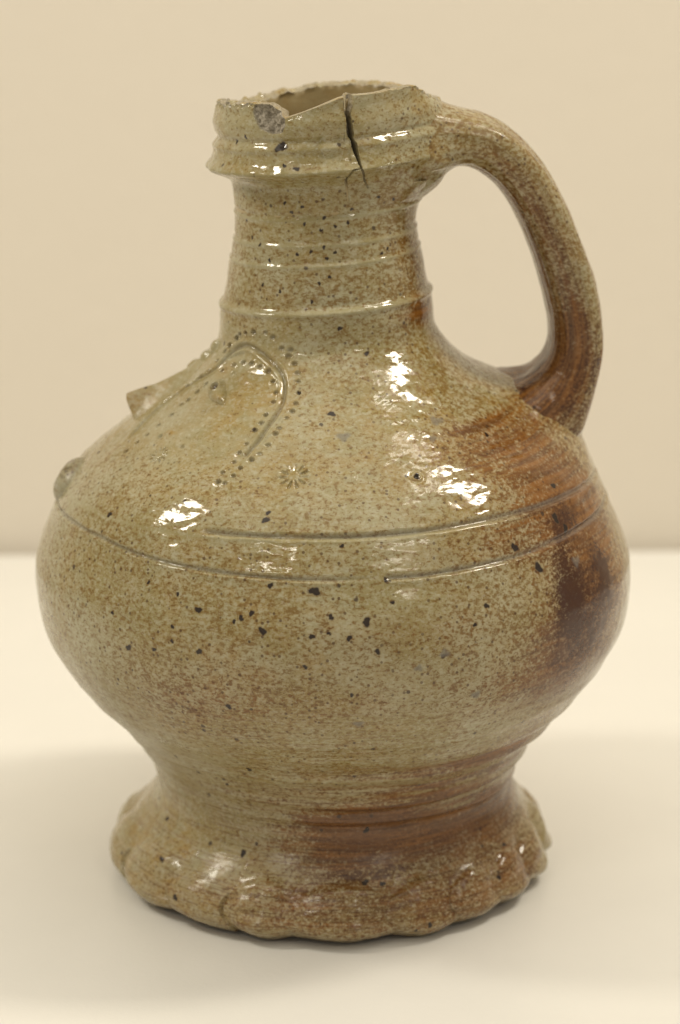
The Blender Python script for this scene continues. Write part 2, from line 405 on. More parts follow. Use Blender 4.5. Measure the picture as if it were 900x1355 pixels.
# face: incised outline with punched dots on both sides
d, al, sg = poly_dist(T2, S2, OUTLINE)
D += (-.70 * np.exp(-(d / .0005) ** 2) + .38 * np.exp(-((d - .00135) / .0006) ** 2)) * MM * fade(al, .05, .02)
pool = np.maximum(pool, .7 * np.exp(-(d / .0006) ** 4) * fade(al, .05, .02))
d, al, sg = poly_dist(T2, S2, OUTLINE2)
D += -.45 * MM * np.exp(-(d / .0004) ** 2) * fade(al, .1, .1)
hole = np.zeros(S2.shape)
dots = list(DOTS)
extra = [(2 * -85.0 - t, s) for t, s in DOTS]
for k, (t_, s_) in enumerate(dots + extra):
    m = (np.abs(TD - t_) < 6) & (np.abs(SM - s_) < 5)
    if not m.any():
        continue
    lx, ly = local(T2[m], S2[m], t_, s_)
    sz = .00055 + .00022 * _val[(k * 37) % 4096]
    rr = np.hypot(lx / 1.2, ly) / sz
    dk = .9 if (k < 22 and k > 1) else 1.0
    D[m] += MM * dk * (-(.40 + .50 * _val[(k * 53) % 4096]) * np.exp(-rr ** 4) + .14 * np.exp(-((rr - 1.45) / .35) ** 2))
    hole[m] = np.maximum(hole[m], dk * np.exp(-rr ** 4))
for t_, s_ in ((-98.5, 159.3), (-86.2, 163.8), (-80.2, 167.3)):
    lx, ly = local(T2, S2, t_, s_)
    D += MM * 1.5 * np.exp(-((lx / .0022) ** 4 + (ly / .0019) ** 4))
# stamped rosettes: wedge petals pressed round a small boss
for t_, s_, rad in ROSETTES:
    lx, ly = local(T2, S2, t_, s_)
    R_ = rad * PX
    rr = np.hypot(lx, ly) / R_
    an = np.arctan2(ly, lx)
    pet = sstep(.15, .55, np.cos(an * 11 + .6 * t_)) * sstep(.28, .42, rr) * sstep(1.05, .85, rr)
    pet = pet * (0.45 + .55 * sstep(-.5, .4, vnoise(an * 1.3 + t_, rr * 0)))
    D += MM * (-.60 * pet * (1 if rad != 16 else .4) + .12 * np.exp(-(rr / .2) ** 2))
    hole = np.maximum(hole, .35 * pet)
# pits and scars
for t_, s_, rad, hh in [(-57.0, 146.2, 3.2, .9), (-44.5, 145.2, 3.0, .7), (22.2, 138.8, 3.2, .9), (-45.5, 162.6, 4, .5), (-46.8, 153.2, 3, .4), (-21.5, 227.8, 5, .3)]:
    lx, ly = local(T2, S2, t_, s_)
    rr = np.hypot(lx / 1.3, ly) / (rad * PX)
    D += -MM * hh * np.exp(-rr ** 4)
d, al, sg = poly_dist(T2, S2, SCRATCH)
D += (-.22 * np.exp(-(d / .0003) ** 2) + .16 * np.exp(-((d - .0008) / .0004) ** 2) * (sg < 0)) * MM * fade(al) * (.4 + .6 * sstep(-.3, .2, vnoise(al * 9, al * 0)))

# frilled foot: pressed lobes
lob_edges = []
a_ = -180.0
while a_ < 176:
    lob_edges.append(a_)
    a_ += 14.0 + 13.0 * rng.rand()
lob_edges = np.array(lob_edges + [lob_edges[0] + 360])
edge_wig = 3.0 * np.sin(SM * .35 + 1.0)
tq = (TD - edge_wig * .5 + 180) % 360 - 180
li = np.clip(np.searchsorted(lob_edges, tq, side='right') - 1, 0, len(lob_edges) - 2)
u = (tq - lob_edges[li]) / (lob_edges[li + 1] - lob_edges[li])
la = _val[(li * 71 + 5) % 4096]
amp = np.interp(TD, [-180, -120, -70, -35, 0, 20, 180], [1.2, 1.1, .95, .8, 1.0, 1.15, 1.15]) * (.45 + 1.0 * la)
low = sstep(21, 12.5, SM + 2.5 * (la - .5)) * (.58 + .42 * sstep(1.0, 8.0, SM))
bul = .55 * (.5 + .5 * np.cos(2 * np.pi * (u - .5))) + .45 * (1 - (2 * np.abs(u - .5)) ** 2.2)
D += MM * amp * low * (2.5 * bul - 1.7)
# thumb dimple in each lobe, with an arched upper edge
cy = 8.5 + 3 * (la - .5)
dim = np.exp(-(((u - .5) / .27) ** 2 + ((SM - cy) / 3.6) ** 2))
D += -MM * 1.5 * amp * dim
D += MM * .45 * amp * np.exp(-((SM - (15.5 + 2 * (la - .5) - 9 * (u - .5) ** 2)) / 1.3) ** 2)
D += MM * .22 * fbm(X / .006, Y / .006, Zc / .004, 3) * sstep(24, 12, SM)

# broken collar: spalled chip, cracks
ins = poly_inside(T2, S2, CHIP)
dch, _, _ = poly_dist(T2, S2, CHIP + [CHIP[0]])
fract = np.where(ins, sstep(.0000, .00025, dch), 0.0)
D += -MM * np.where(ins, (1.0 + 1.3 * sstep(0, .003, dch)) * sstep(0, .0003, dch) + .75 * fbm(X / .0016, Y / .0016, Zc / .0016, 2) * sstep(0, .0005, dch), 0)
d, al, sg = poly_dist(T2, S2, [(13.2, 246.0)] + CRACK)
wc = np.interp(al, [0, .2, .5, .8, 1], [1.25, 1.2, .8, .5, .3]) * MM * (1 + .35 * vnoise(al * 16, al * 0 + 3))
gap = sstep(wc + .00012, wc - .00006, d)
D += -gap * 5.2 * MM
fract = np.maximum(fract, gap)
for pts, w_, dep in ((CRACK2, .32, 1.6), (CRACK3, .26, .9)):
    d, al, sg = poly_dist(T2, S2, pts)
    wv = w_ * MM * (1.1 - .8 * al)
    g2 = sstep(wv + .00015, wv * .3, d)
    D += -g2 * dep * MM
    fract = np.maximum(fract, g2 * .7)
# right of the crack the collar stands a little proud
D += MM * .45 * sstep(13.2, 14.2, TD) * sstep(40, 20, TD) * sstep(221, 224, SM)
# torn upper edge
edge = sstep(.0016, .0002, top[None, :] - S2)
fr_edge = np.interp(T1, [-180, -120, -100, -40, -36, 40, 60, 120, 180], [.6, .6, 1, .9, .2, .1, .7, .6, .6])[None, :]
D += -MM * edge * (.5 + .5 * fbm(gx[None, :] * 30, gy[None, :] * 30, SM * .9, 2)) * fr_edge

PB = P0 + N0 * D[..., None]

# ---- soft clay joint towards the handle ----
near = (np.abs((TD - math.degrees(TH_H) + 180) % 360 - 180) < 75) & (SM > 108)
pn = PB[near]
hd = handle_dist(pn)
kj = k_join(pn[:, 2])
h = np.maximum(kj - np.abs(hd), 0)
push = np.where(hd > 0, h * h / (4 * kj), kj / 4)
PB[near] = pn + N0[near] * push[:, None] * sstep(108, 122, SM[near])[:, None]
# foot stands on the table: lowest row wavy by a fraction of a millimetre
lift = (0.5 + 0.5 * vnoise(gx * 2.6 + 4, gy * 2.6)) * 1.8 * MM
PB[..., 2] += lift[None, :] * sstep(8, 0, SM)
PB[..., 2] += -PB[0, :, 2].min()
NB = grid_normals(PB)


# ------------------------------------------------------------------ colour maps (what the fired clay itself shows)
def blob(th, s, lst):
    o = np.zeros(np.broadcast(th, s).shape)
    for t_, s_, rx, ry, st in lst:
        lx, ly = local(th, s, t_, s_)
        # widen sideways: measured widths are foreshortened away from the middle
        k = 1.0 / max(.35, math.cos(math.radians(min(abs(t_), 75))))
        g = st * np.exp(-((lx / (rx * PX * k)) ** 2 + (ly / (ry * PX * 1.1)) ** 2))
        o = 1 - (1 - o) * (1 - np.clip(g, 0, 1))
    return o


def colour_maps(th, s, P):
    sm, td = s * 1000, np.degrees(th)
    x, y, z = P[..., 0], P[..., 1], P[..., 2]
    toast = blob(th, s, TOAST + [(-30, 5, 120, 18, .3)])
    toast = toast * (1 - .22 * sstep(26, 18, sm) - .25 * sstep(26, 18, sm) * sstep(0, -40, td))
    toast = np.maximum(toast, .55 * sstep(80, 120, np.abs(td)) * (td > 0) * sstep(178, 150, sm))
    dark = 1.4 * blob(th, s, [(t_, s_, rx * 1.6, ry * 1.1, st * .85) for t_, s_, rx, ry, st in DARK])
    purple = blob(th, s, PURPLE)
    streak = fbm(np.sin(th) * .06 / .03, np.cos(th) * .06 / .03, s / .0022, 2)
    bands = sstep(.0, .55, streak) * sstep(66, 52, sm) * sstep(24, 32, sm) * sstep(-60, 20, td)
    toast = np.clip(toast + .35 * bands - .45 * sstep(.1, .6, -streak) * sstep(66, 50, sm) * sstep(28, 34, sm) * sstep(10, 45, td), 0, 1)
    ochre = .35 + .35 * fbm(x / .03, y / .03, z / .03, 2)
    ochre += .5 * sstep(40, 18, sm) * sstep(10, -40, td) + .25 * sstep(20, 50, td) * sstep(60, 130, sm)
    lx, ly = local(th, s, -52.5, 147.6)
    ochre = np.maximum(ochre, 1.2 * np.exp(-((lx / .0035) ** 2 + (ly / .0011) ** 2)))
    mott = np.interp(sm, [0, 30, 60, 80, 100, 135, 150, 178, 182, 215, 222, 245], [.5, .45, .7, .78, .74, .72, .62, .66, .92, .78, .5, .45])
    mott = mott + .16 * fbm(x / .022, y / .022, z / .018, 2) + .28 * sstep(15, 55, td) * sstep(60, 100, sm)
    face = sstep(-8, -24, td) * sstep(138, 146, sm) * sstep(176, 168, sm)
    mott = mott - .42 * face
    # the glaze thins to a pale line on every raised ridge
    for c_, w_ in ((206.2, .55), (198.6, .55), (192.9, .55), (179.9, .7), (220.2, .7), (126.3, .45)):
        pale = np.exp(-((sm - c_ - (.25 * np.sin(th * 2 + c_) if 190 < c_ < 210 else 0)) / w_) ** 2)
        mott = mott - (1.1 if c_ > 150 else .8) * pale
        ochre = ochre * (1 - .8 * pale)
    stri = sstep(95, 62, sm)
    gloss = np.interp(sm, [0, 30, 45, 75, 110, 250], [.7, .45, .3, .45, .9, 1.0]) + .2 * fbm(x / .02, y / .02, z / .02, 2)
    gloss = np.maximum(gloss, purple * .85)
    spk = np.zeros(sm.shape)
    for k, (t_, s_, rad) in enumerate(SPECKS):
        m = (np.abs(td - t_) < 9) & (np.abs(sm - s_) < 5)
        if not m.any():
            continue
        lx, ly = local(th[m], s[m], t_, s_)
        an = np.arctan2(ly, lx)
        R_ = rad * PX * .78 * (1 + .22 * np.sin(2 * an + k) + .14 * np.sin(3 * an + 2.3 * k) + .08 * np.sin(5 * an + k * k))
        spk[m] = np.maximum(spk[m], sstep(1.55, .60, np.hypot(lx, ly) / R_))
    gry = np.zeros(sm.shape)
    for k, (t_, s_, rad) in enumerate(GREY):
        lx, ly = local(th, s, t_, s_)
        an = np.arctan2(ly, lx)
        gry = np.maximum(gry, .8 * sstep(1.1, .5, np.hypot(lx / 1.3, ly) / (rad * PX * (1 + .25 * np.sin(3 * an + k)))))
    return dict(toast=toast, dark=dark, purple=purple, ochre=ochre, mott=mott, stri=stri, gloss=gloss, speck=spk, grey=gry)


CM = colour_maps(T2, S2, P0)
CM['fract'] = np.maximum(fract, edge * fr_edge * sstep(-.2, .3, vnoise(gx[None, :] * 40, gy[None, :] * 40, SM)))
CM['grey'] = np.maximum(CM['grey'], .45 * pool)
CM['hole'] = np.clip(hole, 0, 1)
UV = np.stack([T2 * .075, A2, np.zeros_like(A2)], -1)


def attrs_of(cm, shape):
    g = lambda k: np.broadcast_to(np.clip(cm.get(k, 0.0), 0, 1.5), shape).reshape(-1)
    a1 = np.stack([g('toast'), g('dark'), g('fract'), g('gloss')], -1)
    a2 = np.stack([g('mott'), g('ochre'), g('stri'), g('purple')], -1)
    a3 = np.stack([g('speck'), g('grey'), g('hole'), g('inner')], -1)
    return a1, a2, a3


def mesh_object(name, verts, quads, parent, material, normals=None, cm=None, uv=None, tris=None, smooth=True):
    me = bpy.data.meshes.new(name)
    verts = np.ascontiguousarray(verts.reshape(-1, 3), dtype=np.float32)
    nq = len(quads)
    nt = 0 if tris is None else len(tris)
    me.vertices.add(len(verts))
    me.vertices.foreach_set('co', verts.ravel())
    loops = quads.reshape(-1).astype(np.int32)
    starts = np.arange(nq, dtype=np.int32) * 4
    if nt:
        starts = np.r_[starts, nq * 4 + np.arange(nt, dtype=np.int32) * 3].astype(np.int32)
        loops = np.r_[loops, tris.reshape(-1)].astype(np.int32)
    me.loops.add(len(loops))
    me.loops.foreach_set('vertex_index', loops)
    me.polygons.add(nq + nt)
    me.polygons.foreach_set('loop_start', starts)
    me.update(calc_edges=True)
    me.validate()
    me.polygons.foreach_set('use_smooth', np.full(len(me.polygons), smooth))
    if cm is not None:
        for nm, arr in zip(('map_a', 'map_b', 'map_c'), attrs_of(cm, (len(verts),))):
            at = me.attributes.new(nm, 'FLOAT_COLOR', 'POINT')
            at.data.foreach_set('color', np.ascontiguousarray(arr, dtype=np.float32).ravel())
    if uv is not None:
        at = me.attributes.new('wall', 'FLOAT_VECTOR', 'POINT')
        at.data.foreach_set('vector', np.ascontiguousarray(uv, dtype=np.float32).ravel())
    if normals is not None:
        me.normals_split_custom_set_from_vertices(np.ascontiguousarray(normals.reshape(-1, 3), dtype=np.float32).tolist())
    me.materials.append(material)
    ob = bpy.data.objects.new(name, me)
    COL.objects.link(ob)
    if parent is not None:
        ob.parent = parent
    return ob


def grid_quads(nr, nc, wrap):
    i = np.arange(nr - 1)[:, None]
    j = np.arange(nc if wrap else nc - 1)[None, :]
    j2 = (j + 1) % nc
    return np.stack([i * nc + j, i * nc + j2, (i + 1) * nc + j2, (i + 1) * nc + j], -1).reshape(-1, 4)


# ------------------------------------------------------------------ materials
def new_mat(name):
    m = bpy.data.materials.new(name)
    m.use_nodes = True
    nt = m.node_tree
    b = nt.nodes['Principled BSDF']
    return m, nt, b


class G:
    """tiny node-graph helper"""
    def __init__(self, nt):
        self.nt = nt

    def n(self, typ, **kw):
        nd = self.nt.nodes.new(typ)
        for k, v in kw.items():
            setattr(nd, k, v)
        return nd

    def put(self, sock, v):
        if hasattr(v, 'is_output'):
            self.nt.links.new(v, sock)
        else:
            sock.default_value = v

    def math(self, op, a, b=0.0, c=None, clamp=False):
        nd = self.n('ShaderNodeMath', operation=op, use_clamp=clamp)
        self.put(nd.inputs[0], a)
        self.put(nd.inputs[1], b)
        if c is not None:
            self.put(nd.inputs[2], c)
        return nd.outputs[0]

    def ramp(self, x, a, b, lo=0.0, hi=1.0):
        nd = self.n('ShaderNodeMapRange', interpolation_type='SMOOTHSTEP')
        for i, v in enumerate((x, a, b, lo, hi)):
            self.put(nd.inputs[i], v)
        return nd.outputs[0]

    def mix(self, f, a, b):
        nd = self.n('ShaderNodeMix', data_type='RGBA')
        self.put(nd.inputs[0], f)
        self.put(nd.inputs[6], a if hasattr(a, 'is_output') else (*a, 1.0))
        self.put(nd.inputs[7], b if hasattr(b, 'is_output') else (*b, 1.0))
        return nd.outputs[2]

    def noise(self, vec, scale, detail=3.0, rough=0.55, dist=0.0):
        nd = self.n('ShaderNodeTexNoise')
        self.put(nd.inputs['Vector'], vec)
        nd.inputs['Scale'].default_value = scale
        nd.inputs['Detail'].default_value = detail
        nd.inputs['Roughness'].default_value = rough
        nd.inputs['Distortion'].default_value = dist
        return nd.outputs[0]

    def scaled(self, vec, s):
        nd = self.n('ShaderNodeVectorMath', operation='MULTIPLY')
        self.put(nd.inputs[0], vec)
        nd.inputs[1].default_value = s
        return nd.outputs[0]

    def attr4(self, name):
        nd = self.n('ShaderNodeAttribute', attribute_name=name)
        sp = self.n('ShaderNodeSeparateColor')
        self.nt.links.new(nd.outputs['Color'], sp.inputs[0])
        return sp.outputs[0], sp.outputs[1], sp.outputs[2], nd.outputs['Alpha']


def glaze_material():
    m, nt, b = new_mat('salt_glazed_stoneware')
    g = G(nt)
    obj = g.n('ShaderNodeTexCoord').outputs['Object']
    wall = g.n('ShaderNodeAttribute', attribute_name='wall').outputs['Vector']
    toast, dark, fract, gloss = g.attr4('map_a')
    mott, ochre, stri, purple = g.attr4('map_b')
    speck, grey, hole, inner = g.attr4('map_c')

    n_big = g.noise(obj, 45, 4, .6)
    n_mid = g.noise(obj, 160, 4, .6)
    n_fleck = g.noise(g.scaled(obj, (560, 560, 800)), 1.0, 4.5, .66, .25)
    n_fine = g.noise(obj, 1500, 3, .6)
    n_peel = g.noise(g.scaled(obj, (330, 330, 620)), 1.0, 1.0, .5, .3)
    n_grain = g.noise(g.scaled(obj, (980, 980, 1350)), 1.0, 2.0, .6, .2)
    n_str = g.noise(g.scaled(wall, (55, 1500, 1)), 1.0, 3, .6)
    n_str2 = g.noise(g.scaled(wall, (25, 520, 1)), 1.0, 4, .6)

    # clay seen through the glaze: grey beige, turning olive and ochre
    c = g.mix(g.ramp(n_big, .36, .66), (.352, .318, .190), (.278, .232, .102))
    c = g.mix(g.math('MULTIPLY', ochre, g.ramp(n_mid, .3, .75), clamp=True), c, (.330, .215, .055))
    # pale curd between the brown flecks
    c = g.mix(g.math('MULTIPLY', g.ramp(n_fleck, .48, .37), .50), c, (.44, .41, .30))
    # turned streaks low on the wall
    c = g.mix(g.math('MULTIPLY', stri, g.ramp(n_str, .48, .68, 0, .55)), c, (.180, .100, .045))
    c = g.mix(g.math('MULTIPLY', stri, g.ramp(n_str2, .52, .36, 0, .40)), c, (.390, .325, .210))
    # soft brown clouds and the amber wash where the flame ran
    c = g.mix(g.math('MULTIPLY', mott, g.ramp(n_mid, .50, .72, 0, .32), clamp=True), c, (.215, .125, .034))
    c = g.mix(g.math('MULTIPLY', toast, .58, clamp=True), c, (.270, .132, .030))
    # brown flecks of the salt glaze
    thr = g.math('MULTIPLY_ADD', mott, -.17, .635)
    fl = g.ramp(n_fleck, thr, g.math('ADD', thr, .12))
    fcol = g.mix(toast, (.172, .088, .013), (.092, .032, .006))
    c = g.mix(g.math('MULTIPLY', fl, .70), c, fcol)
    # finer grain between them
    gthr = g.math('MULTIPLY_ADD', mott, -.11, .64)
    c = g.mix(g.math('MULTIPLY', g.ramp(n_grain, gthr, g.math('ADD', gthr, .10)), .62), c, fcol)
    c = g.mix(g.ramp(n_grain, .44, .32, 0, .38), c, (.44, .41, .30))
    # toasted areas
    tn = g.math('ADD', g.math('MULTIPLY', n_mid, .7), g.math('MULTIPLY', n_fleck, .9))
    tn = g.math('ADD', tn, g.math('MULTIPLY', g.math('SUBTRACT', n_grain, .5), 1.1))
    tf = g.ramp(g.math('ADD', toast, g.math('SUBTRACT', tn, .8)), .28, .86)
    tcol = g.mix(g.ramp(n_str2, .35, .65), (.225, .086, .014), (.100, .035, .008))
    c = g.mix(g.math('MULTIPLY', tf, .84), c, tcol)
    ds = g.math('MULTIPLY', g.math('MULTIPLY', stri, toast, clamp=True), g.ramp(g.math('ADD', g.math('MULTIPLY', n_str, .6), g.math('MULTIPLY', n_grain, .4)), .46, .62, 0, .75))
    c = g.mix(ds, c, (.055, .022, .008))
    c = g.mix(g.math('MULTIPLY', purple, .62), c, g.mix(n_str2, (.165, .075, .038), (.080, .034, .018)))
    dn = g.math('ADD', g.math('MULTIPLY', g.math('SUBTRACT', n_grain, .5), .8), g.math('ADD', g.math('SUBTRACT', n_fleck, .5), g.math('MULTIPLY', g.math('SUBTRACT', n_mid, .5), 1.1)))
    df = g.ramp(g.math('ADD', dark, g.math('MULTIPLY', dn, 1.3)), .25, 1.0)
    c = g.mix(g.math('MULTIPLY', df, .92), c, (.048, .016, .007))
    # pepper: small iron spots
    vo = g.n('ShaderNodeTexVoronoi', feature='F1')
    nt.links.new(obj, vo.inputs['Vector'])
    vo.inputs['Scale'].default_value = 210
    sc = g.n('ShaderNodeSeparateColor')
    nt.links.new(vo.outputs['Color'], sc.inputs[0])
    size = g.math('MULTIPLY', g.ramp(sc.outputs[0], .55, 1.0), .19)
    wob = g.math('MULTIPLY_ADD', n_fine, .16, -.08)
    pep = g.ramp(g.math('ADD', vo.outputs['Distance'], wob), size, g.math('MULTIPLY', size, .55))
    pep = g.math('MULTIPLY', pep, g.math('GREATER_THAN', sc.outputs[0], .60))
    c = g.mix(g.math('MULTIPLY', pep, .85), c, (.045, .026, .016))
    vo2 = g.n('ShaderNodeTexVoronoi', feature='F1')
    nt.links.new(obj, vo2.inputs['Vector'])
    vo2.inputs['Scale'].default_value = 620
    sc2 = g.n('ShaderNodeSeparateColor')
    nt.links.new(vo2.outputs['Color'], sc2.inputs[0])
    pep2 = g.math('MULTIPLY', g.ramp(vo2.outputs['Distance'], .34, .20), g.math('GREATER_THAN', sc2.outputs[0], .80))
    c = g.mix(g.math('MULTIPLY', g.math('MULTIPLY', pep2, g.ramp(mott, .2, .8)), .75), c, (.070, .032, .012))
    c = g.mix(g.math('MULTIPLY', g.ramp(speck, .02, .5), .55), c, (.10, .055, .025))
    sp_f = g.ramp(g.math('ADD', speck, g.math('MULTIPLY', g.math('SUBTRACT', n_fine, .5), .7)), .45, .75)
    c = g.mix(g.math('MULTIPLY', sp_f, .93), c, (.016, .010, .008))
    c = g.mix(g.math('MULTIPLY', grey, .75), c, (.150, .140, .125))
    c = g.mix(g.math('MULTIPLY', hole, .42), c, (.085, .060, .034))
    # bare broken clay
    fr = g.mix(g.ramp(n_fine, .35, .65), (.400, .355, .275), (.210, .178, .130))
    c = g.mix(fract, c, fr)
    c = g.mix(g.math('MULTIPLY', inner, .8), c, g.mix(n_mid, (.44, .36, .20), (.32, .22, .09)))
    tone = g.n('ShaderNodeMix', data_type='RGBA', blend_type='MULTIPLY')
    tone.inputs[0].default_value = 1.0
    nt.links.new(c, tone.inputs[6])
    tone.inputs[7].default_value = (1.0, 1.0, 1.0, 1.0)
    nt.links.new(tone.outputs[2], b.inputs['Base Color'])
    # gloss
    ro = g.math('MULTIPLY_ADD', gloss, -.32, .385)
    ro = g.math('ADD', ro, g.ramp(n_mid, .35, .75, -.03, .07))
    ro = g.math('ADD', ro, g.math('MULTIPLY', fl, .05))
    ro = g.math('MAXIMUM', ro, g.math('MULTIPLY', fract, .62))
    ro = g.math('MAXIMUM', ro, .09)
    nt.links.new(ro, b.inputs['Roughness'])
    b.inputs['IOR'].default_value = 1.50
    # fine relief of the glaze skin
    bump = g.n('ShaderNodeBump')
    bump.inputs['Strength'].default_value = 1.0
    bump.inputs['Distance'].default_value = 0.00022
    hgt = g.math('ADD', g.math('MULTIPLY', n_peel, .36), g.math('MULTIPLY', n_grain, .05))
    hgt = g.math('ADD', hgt, g.math('MULTIPLY', g.math('MULTIPLY', stri, n_str), .35))
    hgt = g.math('ADD', hgt, g.math('MULTIPLY', g.math('MULTIPLY', fract, n_fine), 1.5))
    nt.links.new(hgt, bump.inputs['Height'])
    nt.links.new(bump.outputs[0], b.inputs['Normal'])
    return m


def plain_material(name, col, rough, scale, var, bump_d=0.0, bump_scale=900):
    m, nt, b = new_mat(name)
    g = G(nt)
    obj = g.n('ShaderNodeTexCoord').outputs['Object']
    n = g.noise(obj, scale, 5, .6)
    c = g.mix(g.ramp(n, .3, .7), tuple(v * (1 - var) for v in col), tuple(min(1, v * (1 + var)) for v in col))
    if name == 'white_table_top':
        vo = g.n('ShaderNodeTexVoronoi', feature='F1')
        nt.links.new(obj, vo.inputs['Vector'])
        vo.inputs['Scale'].default_value = 14
        sc = g.n('ShaderNodeSeparateColor')
        nt.links.new(vo.outputs['Color'], sc.inputs[0])
        f = g.math('MULTIPLY', g.ramp(vo.outputs['Distance'], .018, .008), g.math('GREATER_THAN', sc.outputs[0], .7))
        c = g.mix(g.math('MULTIPLY', f, .5), c, (.30, .25, .18))
    nt.links.new(c, b.inputs['Base Color'])
    b.inputs['Roughness'].default_value = rough
    if bump_d:
        bp = g.n('ShaderNodeBump')
        bp.inputs['Distance'].default_value = bump_d
        nt.links.new(g.noise(obj, bump_scale, 3, .6), bp.inputs['Height'])
        nt.links.new(bp.outputs[0], b.inputs['Normal'])
    return m


GLAZE = glaze_material()
TABLE = plain_material('white_table_top', (.775, .762, .722), .32, 9, .018, .00006, 500)
WALL = plain_material('cream_wall_paint', (.73, .67, .575), .85, 1.2, .015, .0003, 120)

# ------------------------------------------------------------------ table and wall
def slab(name, x0, x1, y0, y1, z0, z1, r, material, rot=0.0):
    import bmesh
    bm = bmesh.new()
    bmesh.ops.create_cube(bm, size=1.0)
    for v in bm.verts:
        v.co.x = x0 if v.co.x < 0 else x1
        v.co.y = y0 if v.co.y < 0 else y1
        v.co.z = z0 if v.co.z < 0 else z1
    bmesh.ops.bevel(bm, geom=bm.edges[:], offset=r, segments=3, affect='EDGES')
    me = bpy.data.meshes.new(name)
    bm.to_mesh(me)
    bm.free()
    me.materials.append(material)
    o = bpy.data.objects.new(name, me)
    COL.objects.link(o)
    o.rotation_euler.z = rot
    return o


table = slab('table_top', -1.2, 1.2, -1.0, 0.343, -0.03, 0.0, 0.004, TABLE, math.radians(1.3))
table['kind'] = 'structure'
table['label'] = 'white table top under the jug'
wallo = slab('wall', -3.0, 3.0, 0.346, 0.446, -1.0, 2.4, 0.005, WALL, math.radians(1.3))
wallo['kind'] = 'structure'
wallo['label'] = 'cream wall behind the table'

# ------------------------------------------------------------------ the jug and its parts
jug = bpy.data.objects.new('stoneware_jug', None)
COL.objects.link(jug)
jug.empty_display_size = 0.05
jug['label'] = 'salt-glazed brown and grey stoneware face jug with cracked broken rim, loop handle and frilled foot'
jug['category'] = 'jug'

row_s = np.r_[rows, np.full(n_col, 1.0)]
i_f = int(np.searchsorted(rows, S_FOOT))
i_r = int(np.searchsorted(rows, S_RING))
i_l = int(np.searchsorted(rows, S_LEDGE))


def wall_part(name, a, b, label=None):
    sl = slice(a, b)
    cm = {k: np.broadcast_to(v, S2.shape)[sl].reshape(-1) for k, v in CM.items()}
    o = mesh_object(name, PB[sl], grid_quads(b - a, NC, True), jug, GLAZE, NB[sl], cm, UV[sl].reshape(-1, 3))
    if label:
        o['label'] = label
    return o


belly = wall_part('belly', i_f, i_r + 1, 'rounded mottled belly and shoulder with a modelled face and two incised lines')
neck = wall_part('neck', i_r, i_l + 1, 'speckled neck with fine pale rings')
rim = wall_part('rim', i_l, NR, 'broken grey collar with a chip and a dark crack')
foot = wall_part('foot', 0, i_f + 1, 'brown frilled foot with pressed lobes')

# underside of the foot: a rounded heel turning in to a shallow hollow
b0 = PB[0]
rings_ = [b0]
cxy = np.array([b0[:, 0].mean(), b0[:, 1].mean()])
for f_, z_ in ((.985, -.0004), (.95, .0), (.90, .0012), (.80, .0032), (.4, .0045), (.02, .005)):
    rg = b0.copy()
    rg[:, :2] = cxy + (b0[:, :2] - cxy) * f_
    rg[:, 2] = np.maximum(b0[:, 2] + z_, 0.0002)
    rings_.append(rg)
bv = np.stack(rings_[::-1])
mesh_object('base', bv, grid_quads(len(bv), NC, True), jug, GLAZE, None, dict(toast=.7, mott=.5, gloss=.2, ochre=.4), UV[:len(bv)].reshape(-1, 3))

# inside: torn lip and the inner wall
lipw = (.0044 + .0007 * fbm(gx * 6, gy * 6, octv=2))
outer = PB[-1]
rad_dir = np.stack([np.sin(TH), -np.cos(TH), np.zeros(NC)], -1)
lr = []
nl = 16
T1r = np.radians(T1)
for k in range(nl + 1):
    t = k / nl
    p = outer - rad_dir * (lipw * t)[:, None]
    bumpy = fbm(p[:, 0] / .0045, p[:, 1] / .0045, p[:, 2] * 0 + 2.0, 3) * np.interp(T1, [-180, -40, -30, 40, 55, 180], [.6, .9, .2, .2, .6, .6]) * .0005
    p[:, 2] += bumpy * math.sin(math.pi * t) + .0004 * math.sin(math.pi * t) - .0007 * t * t
    lr.append(p)
grit = [(-70, .45, .0008), (-128, .4, .0013), (-140, .4, .0008)]
lr = np.stack(lr)
for gt, gu, gr in grit:
    dth = (T1 - gt + 180) % 360 - 180
    for k in range(nl + 1):
        dd = np.hypot(np.radians(dth) * .030, (k / nl - gu) * .0045)
        lr[k, :, 2] += .0012 * np.exp(-(dd / gr) ** 4)
inner_rows = [lr[-1]]
zs_in = np.r_[np.linspace(0.0, 1.0, 60)]
s_top = top
for t in zs_in[1:]:
    s_ = s_top + (0.10 - s_top) * t ** 1.25
    rin = np.minimum(r0(np.minimum(s_, .214)) - .0048, np.where(s_ > .214, .0290 - .0010 * sstep(.236, .220, s_), 1.0))
    rin = np.where(s_ > .205, np.minimum(rin + .0045, .0268), rin)
    th_ = T1r
    p = surf(th_, s_, rin)
    p = p + rad_dir * (.00025 * fbm(p[:, 0] / .01, p[:, 1] / .01, p[:, 2] / .004, 2))[:, None]
    inner_rows.append(p)
iv = np.stack(inner_rows)
